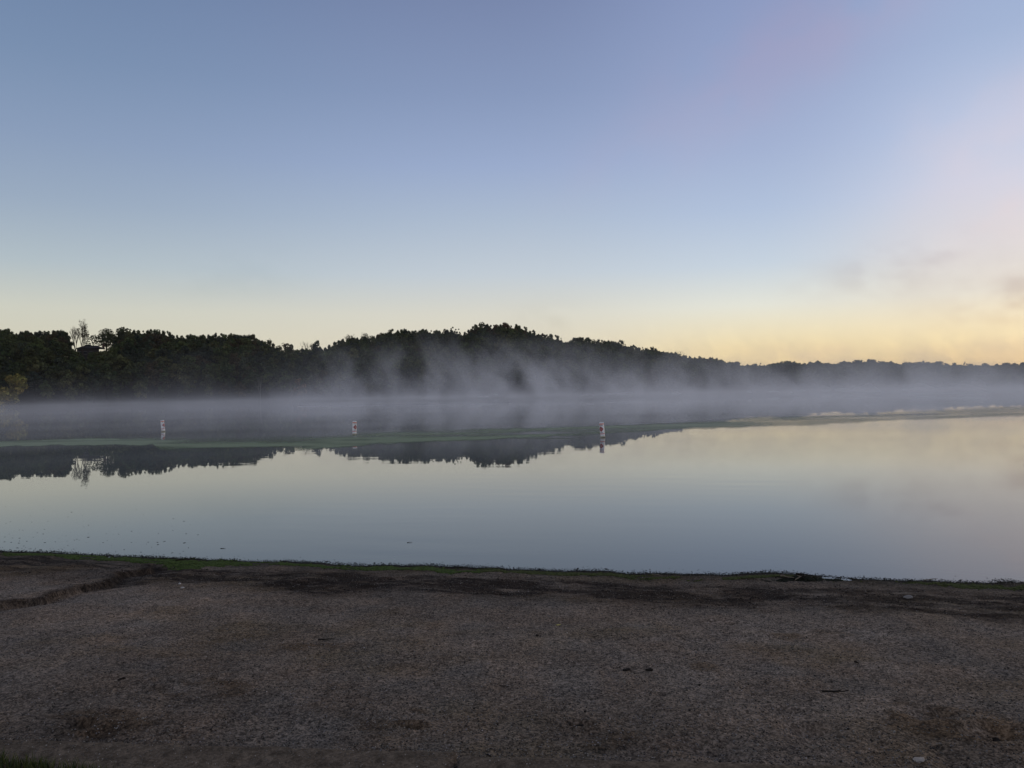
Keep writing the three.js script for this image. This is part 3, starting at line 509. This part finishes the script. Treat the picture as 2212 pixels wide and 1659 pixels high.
function twig(seed, len, rad, forks = 2) {
  const r = rngOf(seed), out = []; let p = V(-len / 2, 0, 0), pts = [p];
  for (let i = 1; i <= 5; i++) pts.push(V(-len / 2 + (len * i) / 5, Math.abs(gauss(r)) * len * 0.04, gauss(r) * len * 0.04));
  for (let i = 0; i < 5; i++) tube(out, pts[i], pts[i + 1], rad * (1 - i * 0.13), rad * (0.87 - i * 0.13), 6);
  for (let k = 0; k < forks; k++) { const a = pts[2 + k]; tube(out, a, a.clone().add(V(len * 0.2, len * 0.06 * r(), (r() - 0.5) * len * 0.3)), rad * 0.6, rad * 0.25, 5); }
  return mergeGeometries(out);
}
const wetWood = matte(0.02, 0.017, 0.014), dryWood = matte(0.2, 0.17, 0.13);
function lay(name, geo, mat, label, category, px, py, turn = 0, lift = 0.006) { const p = onBeach(px, py), m = mesh(name, geo, mat, scene); tag(m, label, category); m.position.set(p.x, Math.max(0, beachY(p.x, p.z)) + lift, p.z); m.rotation.y = turn; return m; }
lay('stick', twig(2, 0.17, 0.008), wetWood, 'short dark stick lying on the bare sand at lower right', 'stick', 1804, 1498, -0.05);
lay('stick', twig(4, 0.14, 0.007, 1), wetWood, 'thin dark stick on the mid sand, straight below the middle buoy', 'stick', 705, 1381, 0.1);
lay('stick', twig(5, 0.1, 0.004, 1), wetWood, 'tiny dark twig on the sand in the lower middle', 'stick', 1085, 1476, -0.1);
lay('stick', twig(7, 0.3, 0.012, 2), wetWood, 'dark broken branch lying in the green algae at the gully mouth', 'stick', 402, 1212, 0.5, 0.03);
lay('stick', twig(9, 0.22, 0.007, 1), wetWood, 'thin dark stick along the lower edge of the green algae fan', 'stick', 395, 1221, 0.15);
lay('dark_leaf', lump(12, 0.03, 0.006, 0.02, 1, 0.5), wetWood, 'small black leaf on the right sand, left of a flat black pebble', 'leaf', 1353, 1445, 0.6);
lay('dark_pebble', lump(13, 0.03, 0.012, 0.018, 1), wetWood, 'flat black pebble on the right sand beside a black leaf', 'pebble', 1403, 1445);
lay('dark_pebble', lump(14, 0.028, 0.016, 0.02, 1), wetWood, 'dark rounded lump in a hole on the lower middle sand', 'pebble', 1252, 1562);  // dark lump laid in the dent of a hole
lay('yellow_leaf', lump(15, 0.024, 0.004, 0.014, 1, 0.6), matte(0.42, 0.36, 0.13), 'small yellow leaf on the middle of the sand', 'leaf', 1207, 1350, 0.4);
lay('pale_leaf', lump(16, 0.035, 0.006, 0.02, 1, 0.7), matte(0.33, 0.29, 0.25), 'curled pale leaf near the lower right corner of the sand', 'leaf', 1986, 1639, 0.3);
lay('pale_pebble', lump(17, 0.022, 0.011, 0.014, 1), matte(0.5, 0.5, 0.48), 'white pebble below the green algae fan, right of the gully', 'pebble', 394, 1271);
lay('pale_pebble', lump(18, 0.016, 0.009, 0.012, 1), matte(0.5, 0.5, 0.48), 'smaller white pebble uphill from the first, edge of the dark band', 'pebble', 388, 1262);
lay('grey_stone', lump(19, 0.045, 0.022, 0.03, 1), matte(0.2, 0.19, 0.18), 'grey stone in the dark band on the right of the beach', 'stone', 1962, 1292);
lay('pale_stick', twig(20, 0.2, 0.006, 1), dryWood, 'pale driftwood twig at the waterline on the right', 'stick', 2010, 1253, 0.1);
lay('pale_stick', twig(24, 0.16, 0.005, 1), dryWood, 'pale driftwood twig at the waterline below the right-hand buoy', 'stick', 1420, 1247, -0.6, 0.03);
[[357, 1479, 'added dark clod standing in for the shade of a pit on the left sand', 0.034], [174, 1570, 'added dark clod for the shade of a pit near the lower left corner of the sand', 0.04], [887, 1570, 'added dark clod for pit shade low on the sand, left of the centre line', 0.03], [871, 1635, 'added dark clod for pit shade at the foot of the sand beside the kerb joint', 0.036], [262, 1473, 'flat dark scrap of earth on the sand, left of a clod in a pit', 0.022], [1160, 1378, 'small dark clod on the middle sand below the yellow leaf', 0.022], [1850, 1437, 'small dark clod above the short stick at lower right', 0.018], [2168, 1588, 'added dark clods for pit shade at the lower right edge of the sand', 0.05]].forEach(([px, py, label, w], i) => lay('added_clod', mergeGeometries([lump(300 + i, w, w * 0.4, w * 0.6, 1, 0.6), lump(320 + i, w * 0.5, w * 0.3, w * 0.4, 1, 0.6).translate(w * 0.9, -w * 0.1, w * 0.3), lump(340 + i, w * 0.4, w * 0.22, w * 0.35, 1, 0.6).translate(-w, -w * 0.15, w * 0.2)]), matte(0.022, 0.018, 0.015), label, 'clod', px, py, 0.3 * i));  // dark clods added in the pits so the hollows read as shaded
// the heap of weed and sticks that juts into the water
{
  const p = onBeach(1732, 1251), g = thing('weed_heap', 'low heap of sticks and black weed jutting into the water at right', 'weed heap', [p.x, 0.01, p.z]); g.scale.set(1.15, 1.7, 1);
  const mats = [], r = rngOf(61);
  for (let i = 0; i < 70; i++) { const b = lump(200 + i, mix(0.03, 0.09, r()), mix(0.01, 0.02, r()), mix(0.02, 0.05, r()), 1, 0.6); b.deleteAttribute('uv'); b.rotateY(r() * 3); const t = gauss(r); b.translate(t * 0.28, 0.012 + 0.03 * Math.exp(-t * t * 3) * r(), gauss(r) * 0.09); mats.push(b); }
  mesh('weed_mat', mergeGeometries(mats), matte(0.018, 0.02, 0.014), g);
  for (let i = 0; i < 9; i++) { const s = mesh('stick', twig(90 + i, mix(0.1, 0.26, r()), mix(0.003, 0.007, r()), 1), i % 3 ? wetWood : dryWood, g); s.position.set(gauss(r) * 0.22, 0.045 + r() * 0.012, gauss(r) * 0.07); s.rotation.set(0, gauss(r) * 1.2, gauss(r) * 0.25); }
}
// bits adrift close to the shore
[[885, 1172, 'lone drifting twig on the open water below the middle buoy'], [482, 1185, 'drifting twig close to the shore above the algae fan'], [137, 1201, 'dark knob of weed standing in the shallows at far left']].forEach(([px, py, label], i) => { const d = rayTo(px, py), k = EYE / -d.y, m = mesh('drifting_twig', i === 2 ? lump(33, 0.03, 0.025, 0.025, 1) : twig(33 + i, 0.09, 0.005, 1), wetWood, scene); tag(m, label, i === 2 ? 'weed' : 'twig'); m.position.set(d.x * k, 0.004, d.z * k); m.rotation.y = 0.2 - i * 0.3; });

// ------------------------------------------------------------------ floating algae film and the calm streaks
function film(name, label, upper, lower, mat, y, seed, cut) {               // a sheet between two lines across the water
  const pos = [], col = [], idx = [], n = 520, rows = mat.transparent ? 26 : 4, at = (px, py) => { const d = rayTo(px, py), k = (EYE - y) / -d.y; return [d.x * k, y, d.z * k]; };
  const a = upper[0][0], b = upper[upper.length - 1][0], U = table(upper), L = table(lower);
  for (let i = 0; i <= n; i++) {
    const px = mix(a, b, i / n), e = Math.min(1, Math.min(i, n - i) / 10), u = U(px) + fbm(px / 26, seed, 4) * cut, l = Math.max(u + 0.4, L(px) + fbm(px / 30, seed + 5, 5) * cut * 1.4);
    for (let j = 0; j <= rows; j++) {
      const t = j / rows, p = at(px, mix(mix((u + l) / 2, u, e), mix((u + l) / 2, l, e), t)); pos.push(...p);
      const rim = Math.min(step(0, 0.34, t), step(0, 0.22, 1 - t)), d = fbm(p[0] / 7 + seed, p[2] / 3.2, 5); col.push(1, 1, 1, mat.transparent ? clamp(rim * (0.6 + mix(1.6, 0.6, step(1200, 1700, px)) * d) * (1 - 0.35 * step(1250, 1900, px))) : 1);
    }
  }
  for (let i = 0; i < n; i++) for (let j = 0; j < rows; j++) { const p = i * (rows + 1) + j, q = p + rows + 1; idx.push(p, p + 1, q, q, p + 1, q + 1); }
  const g = new THREE.BufferGeometry(); g.setAttribute('position', new THREE.Float32BufferAttribute(pos, 3)); g.setAttribute('color', new THREE.Float32BufferAttribute(col, 4)); g.setIndex(idx); g.computeVertexNormals();
  const m = mesh(name, g, mat, scene); tag(m, label, 'algae film', null, 'stuff'); return m;
}
const algaeM = new THREE.MeshPhysicalMaterial({ color: new THREE.Color().setRGB(0.17, 0.205, 0.1), roughness: 0.6, specularIntensity: 0.4, vertexColors: true, transparent: true });
film('algae_film', 'green algae film drifting in a long band past the buoys', [[-300, 947], [0, 949], [200, 944], [420, 944], [560, 942], [640, 936], [760, 931], [900, 925], [1100, 922], [1300, 917], [1500, 908], [1620, 899], [1760, 893], [1900, 889], [2212, 873], [2500, 862]], [[-300, 962], [0, 966], [120, 964], [330, 963], [345, 974], [420, 977], [560, 979], [640, 976], [700, 970], [860, 960], [1060, 951], [1200, 944], [1300, 939], [1480, 929], [1640, 925], [1800, 919], [1870, 912], [2000, 907], [2212, 903], [2500, 900]], algaeM, 0.004, 3, 2.2);
film('algae_film', 'thin outlying strip of algae film left of the right-hand buoy', [[1100, 946], [1160, 945.5], [1210, 945.6], [1250, 947]], [[1100, 946.6], [1160, 947.6], [1210, 947.4], [1250, 947.5]], algaeM, 0.008, 9, 0.5);
const streakM = matte(0.4, 0.4, 0.38);  // plain pale strips for the bright slick lines on the water
film('pale_streak', 'thin pale streak on the far water left of centre', [[640, 878.5], [900, 875], [1106, 871.8]], [[640, 878.9], [900, 875.7], [1106, 872.2]], streakM, 0.004, 12, 0.3);
film('pale_streak', 'pale streak along the top of the algae film at right', [[1130, 925.2], [1300, 919], [1480, 911], [1640, 899.5], [1800, 897.2]], [[1130, 925.6], [1300, 919.6], [1480, 911.7], [1640, 900.3], [1800, 897.6]], streakM, 0.008, 15, 0.4);
film('pale_streak', 'short pale streak on the algae film at the right edge', [[1780, 898], [1900, 895.8], [2100, 893]], [[1780, 898.4], [1900, 896.5], [2100, 893.3]], streakM, 0.008, 18, 0.4);

// ------------------------------------------------------------------ buoys
{
  const W = 1024, H = 1024, cv = document.createElement('canvas'); cv.width = W; cv.height = H; const c = cv.getContext('2d');
  c.fillStyle = '#e9ecef'; c.fillRect(0, 0, W, H);
  c.fillStyle = '#c8541c'; c.fillRect(0, 62, W, 74); c.fillStyle = '#b3232a'; c.fillRect(0, 830, W, 50);
  for (const x of [256, 768]) {
    c.fillStyle = '#15161c'; c.font = 'bold 92px sans-serif'; c.textAlign = 'center'; c.textBaseline = 'middle'; c.save(); c.translate(x, 210); c.scale(1.25, 1); c.fillText('SWIM', 0, 0); c.restore(); c.save(); c.translate(x, 762); c.scale(1.25, 1); c.fillText('AREA', 0, 0); c.restore();
    c.fillStyle = '#8a141d'; c.beginPath(); c.moveTo(x, 275); c.lineTo(x + 190, 490); c.lineTo(x, 705); c.lineTo(x - 190, 490); c.closePath(); c.fill();
    c.fillStyle = '#f1e4df'; c.beginPath(); c.moveTo(x, 404); c.lineTo(x + 78, 490); c.lineTo(x, 576); c.lineTo(x - 78, 490); c.closePath(); c.fill();
    c.fillStyle = '#8a141d'; c.fillRect(x - 17, 366, 34, 248); c.fillRect(x - 110, 474, 220, 32);
  }
  const r = rngOf(3); for (let i = 0; i < 900; i++) { c.fillStyle = `rgba(70,65,50,${0.02 + r() * 0.05})`; c.fillRect(r() * W, H - Math.pow(r(), 2.5) * 330, 2 + r() * 10, 8 + r() * 50); }
  const t = new THREE.CanvasTexture(cv); t.colorSpace = THREE.SRGBColorSpace; t.wrapS = THREE.RepeatWrapping;
  const bodyM = new THREE.MeshPhysicalMaterial({ map: t, roughness: 0.5 }), white = matte(0.72, 0.74, 0.75, { roughness: 0.5, specularIntensity: 0.5 }), scum = matte(0.03, 0.03, 0.02), cream = matte(0.5, 0.48, 0.38, { roughness: 0.6 });
  const proto = thing('swim_buoy', '', 'buoy', [0, 0, 0], 'white swim area buoys');
  mesh('float_body', new THREE.CylinderGeometry(0.115, 0.115, 0.66, 40, 1, true).translate(0, 0.42, 0), bodyM, proto);
  mesh('top_cap', new THREE.LatheGeometry([[0.0001, 0.778], [0.06, 0.775], [0.098, 0.768], [0.116, 0.756], [0.119, 0.742], [0.1165, 0.735]].map((p) => new THREE.Vector2(...p)), 40), white, proto);
  mesh('lower_collar', new THREE.LatheGeometry([[0.112, -0.1], [0.121, -0.08], [0.121, 0.07], [0.1165, 0.088]].map((p) => new THREE.Vector2(...p)), 40), cream, proto);
  mesh('waterline_stain', new THREE.CylinderGeometry(0.1225, 0.1225, 0.022, 40, 1, true).translate(0, 0.016, 0), scum, proto);
  const put = (o, px, py, turn, lean, label, s) => { const d = rayTo(px, py), k = EYE / -d.y; o.position.set(d.x * k, -0.01, d.z * k); o.rotation.order = 'ZYX'; o.rotation.set(0, turn - Math.PI / 2 - Math.atan2(d.x, -d.z), lean); o.userData.label = label; o.scale.setScalar(s); };
  // the printed face looks along +z at a quarter of the wrap
  put(proto, 353, 932.5, 0.8, 0.085, 'white swim area buoy leaning left, the leftmost and farthest of three', 1.12);
  put(copyOf(proto, 'swim_buoy', '', 'buoy', 'white swim area buoys'), 765.5, 939, 0.5, -0.03, 'upright white swim area buoy standing in the green film, the middle one', 1.12);
  put(copyOf(proto, 'swim_buoy', '', 'buoy', 'white swim area buoys'), 1302, 945, -0.5, 0.072, 'white swim area buoy with orange top band, the rightmost and nearest', 1.08);
}

// ------------------------------------------------------------------ morning mist: many thin layers of vapour one behind the other
{
  const pos = [], col = [], nor = [], idx = [];
  const LAYERS = [[42, 2.2], [56, 5], [72, 7], [90, 9], [108, 12], [127, 15], [147, 18], [168, 21], [190, 24], [213, 27], [237, 30], [262, 32], [286, 32]];
  LAYERS.forEach(([D, top], k) => {
    const nx = 440, ny = 30, start = pos.length / 3;
    for (let i = 0; i <= nx; i++) {
      const a = mix(-0.95, 1.0, i / nx), px = U0 + F * Math.tan(a), range = D * (1 + 0.07 * fbm(a * 4 + k * 3.7, k * 1.9, 3) + 0.05 * a), x = Math.sin(a) * range, z = -Math.cos(a) * range;
      const along = x + k * 53, left = 1 - step(-60, 900, px), right = step(1150, 1900, px);
      const thick = mix(0.95, 0.62, left) + 0.45 * right, groups = step(-0.15, 1.1, fbm(along / 38, k * 5.1, 2) * 1.9 + 0.42), plumeMask = mix(0.1, 1, step(480, 820, px));
      const tall = 1 + top * (0.36 - 0.13 * right) * groups * plumeMask;
      for (let j = 0; j <= ny; j++) {
        const y = top * Math.pow(j / ny, 1.7), lean = along + y * 0.22 + 2.2 * noise(y / 6, along / 14 + k);
        const column = step(0, 1.08, 0.5 + 1.4 * fbm(lean / 7.5, y / 11 + k * 3.3, 5)), fine = clamp(0.85 + 0.45 * fbm(lean / 5, y / 2.4 + k, 3));
        let al = (k === 0 ? 0.5 : 1) * 0.85 * Math.exp(-y / 0.85) * fine + 0.22 * Math.exp(-y / 2.4) * column + 2.2 * plumeMask * groups * Math.exp(-y / tall) * column * step(0, 1.2, y) + (k > 4 ? 1 : 0) * (0.12 * (1 - left) * (1 - right) * Math.exp(-y / 10) + 0.42 * right * Math.exp(-y / 4.2)) * (0.45 + 0.55 * column);
        al *= thick * step(0, 0.5, y) * (1 - step(0.68, 1, j / ny)) * (k < 3 ? 0.85 : 1);
        pos.push(x + Math.sin(a) * y * 1.25, y, z - Math.cos(a) * y * 1.25); col.push(1, 1, 1, 1 - Math.exp(-al)); nor.push(-Math.sin(a) * 0.6, 0.8, Math.cos(a) * 0.6);
      }
    }
    for (let i = 0; i < nx; i++) for (let j = 0; j < ny; j++) { const p = start + i * (ny + 1) + j, q = p + ny + 1; if (Math.max(col[p * 4 + 3], col[p * 4 + 7], col[q * 4 + 3], col[q * 4 + 7]) > 0.008) idx.push(p, q, p + 1, q, q + 1, p + 1); }
  });
  const g = new THREE.BufferGeometry(); g.setAttribute('position', new THREE.Float32BufferAttribute(pos, 3)); g.setAttribute('color', new THREE.Float32BufferAttribute(col, 4)); g.setAttribute('normal', new THREE.Float32BufferAttribute(nor, 3)); g.setIndex(idx);
  const m = new THREE.MeshPhysicalMaterial({ color: new THREE.Color().setRGB(0.96, 0.96, 0.96), roughness: 1, specularIntensity: 0, transmission: 0.2, vertexColors: true, transparent: true, opacity: 0.29, side: THREE.DoubleSide, depthWrite: false });
  const mist = new THREE.Mesh(g, m); mist.name = 'mist'; tag(mist, 'white morning mist drifting in wisps over the lake', 'mist', null, 'stuff'); scene.add(mist);
}

renderer.render(scene, camera);
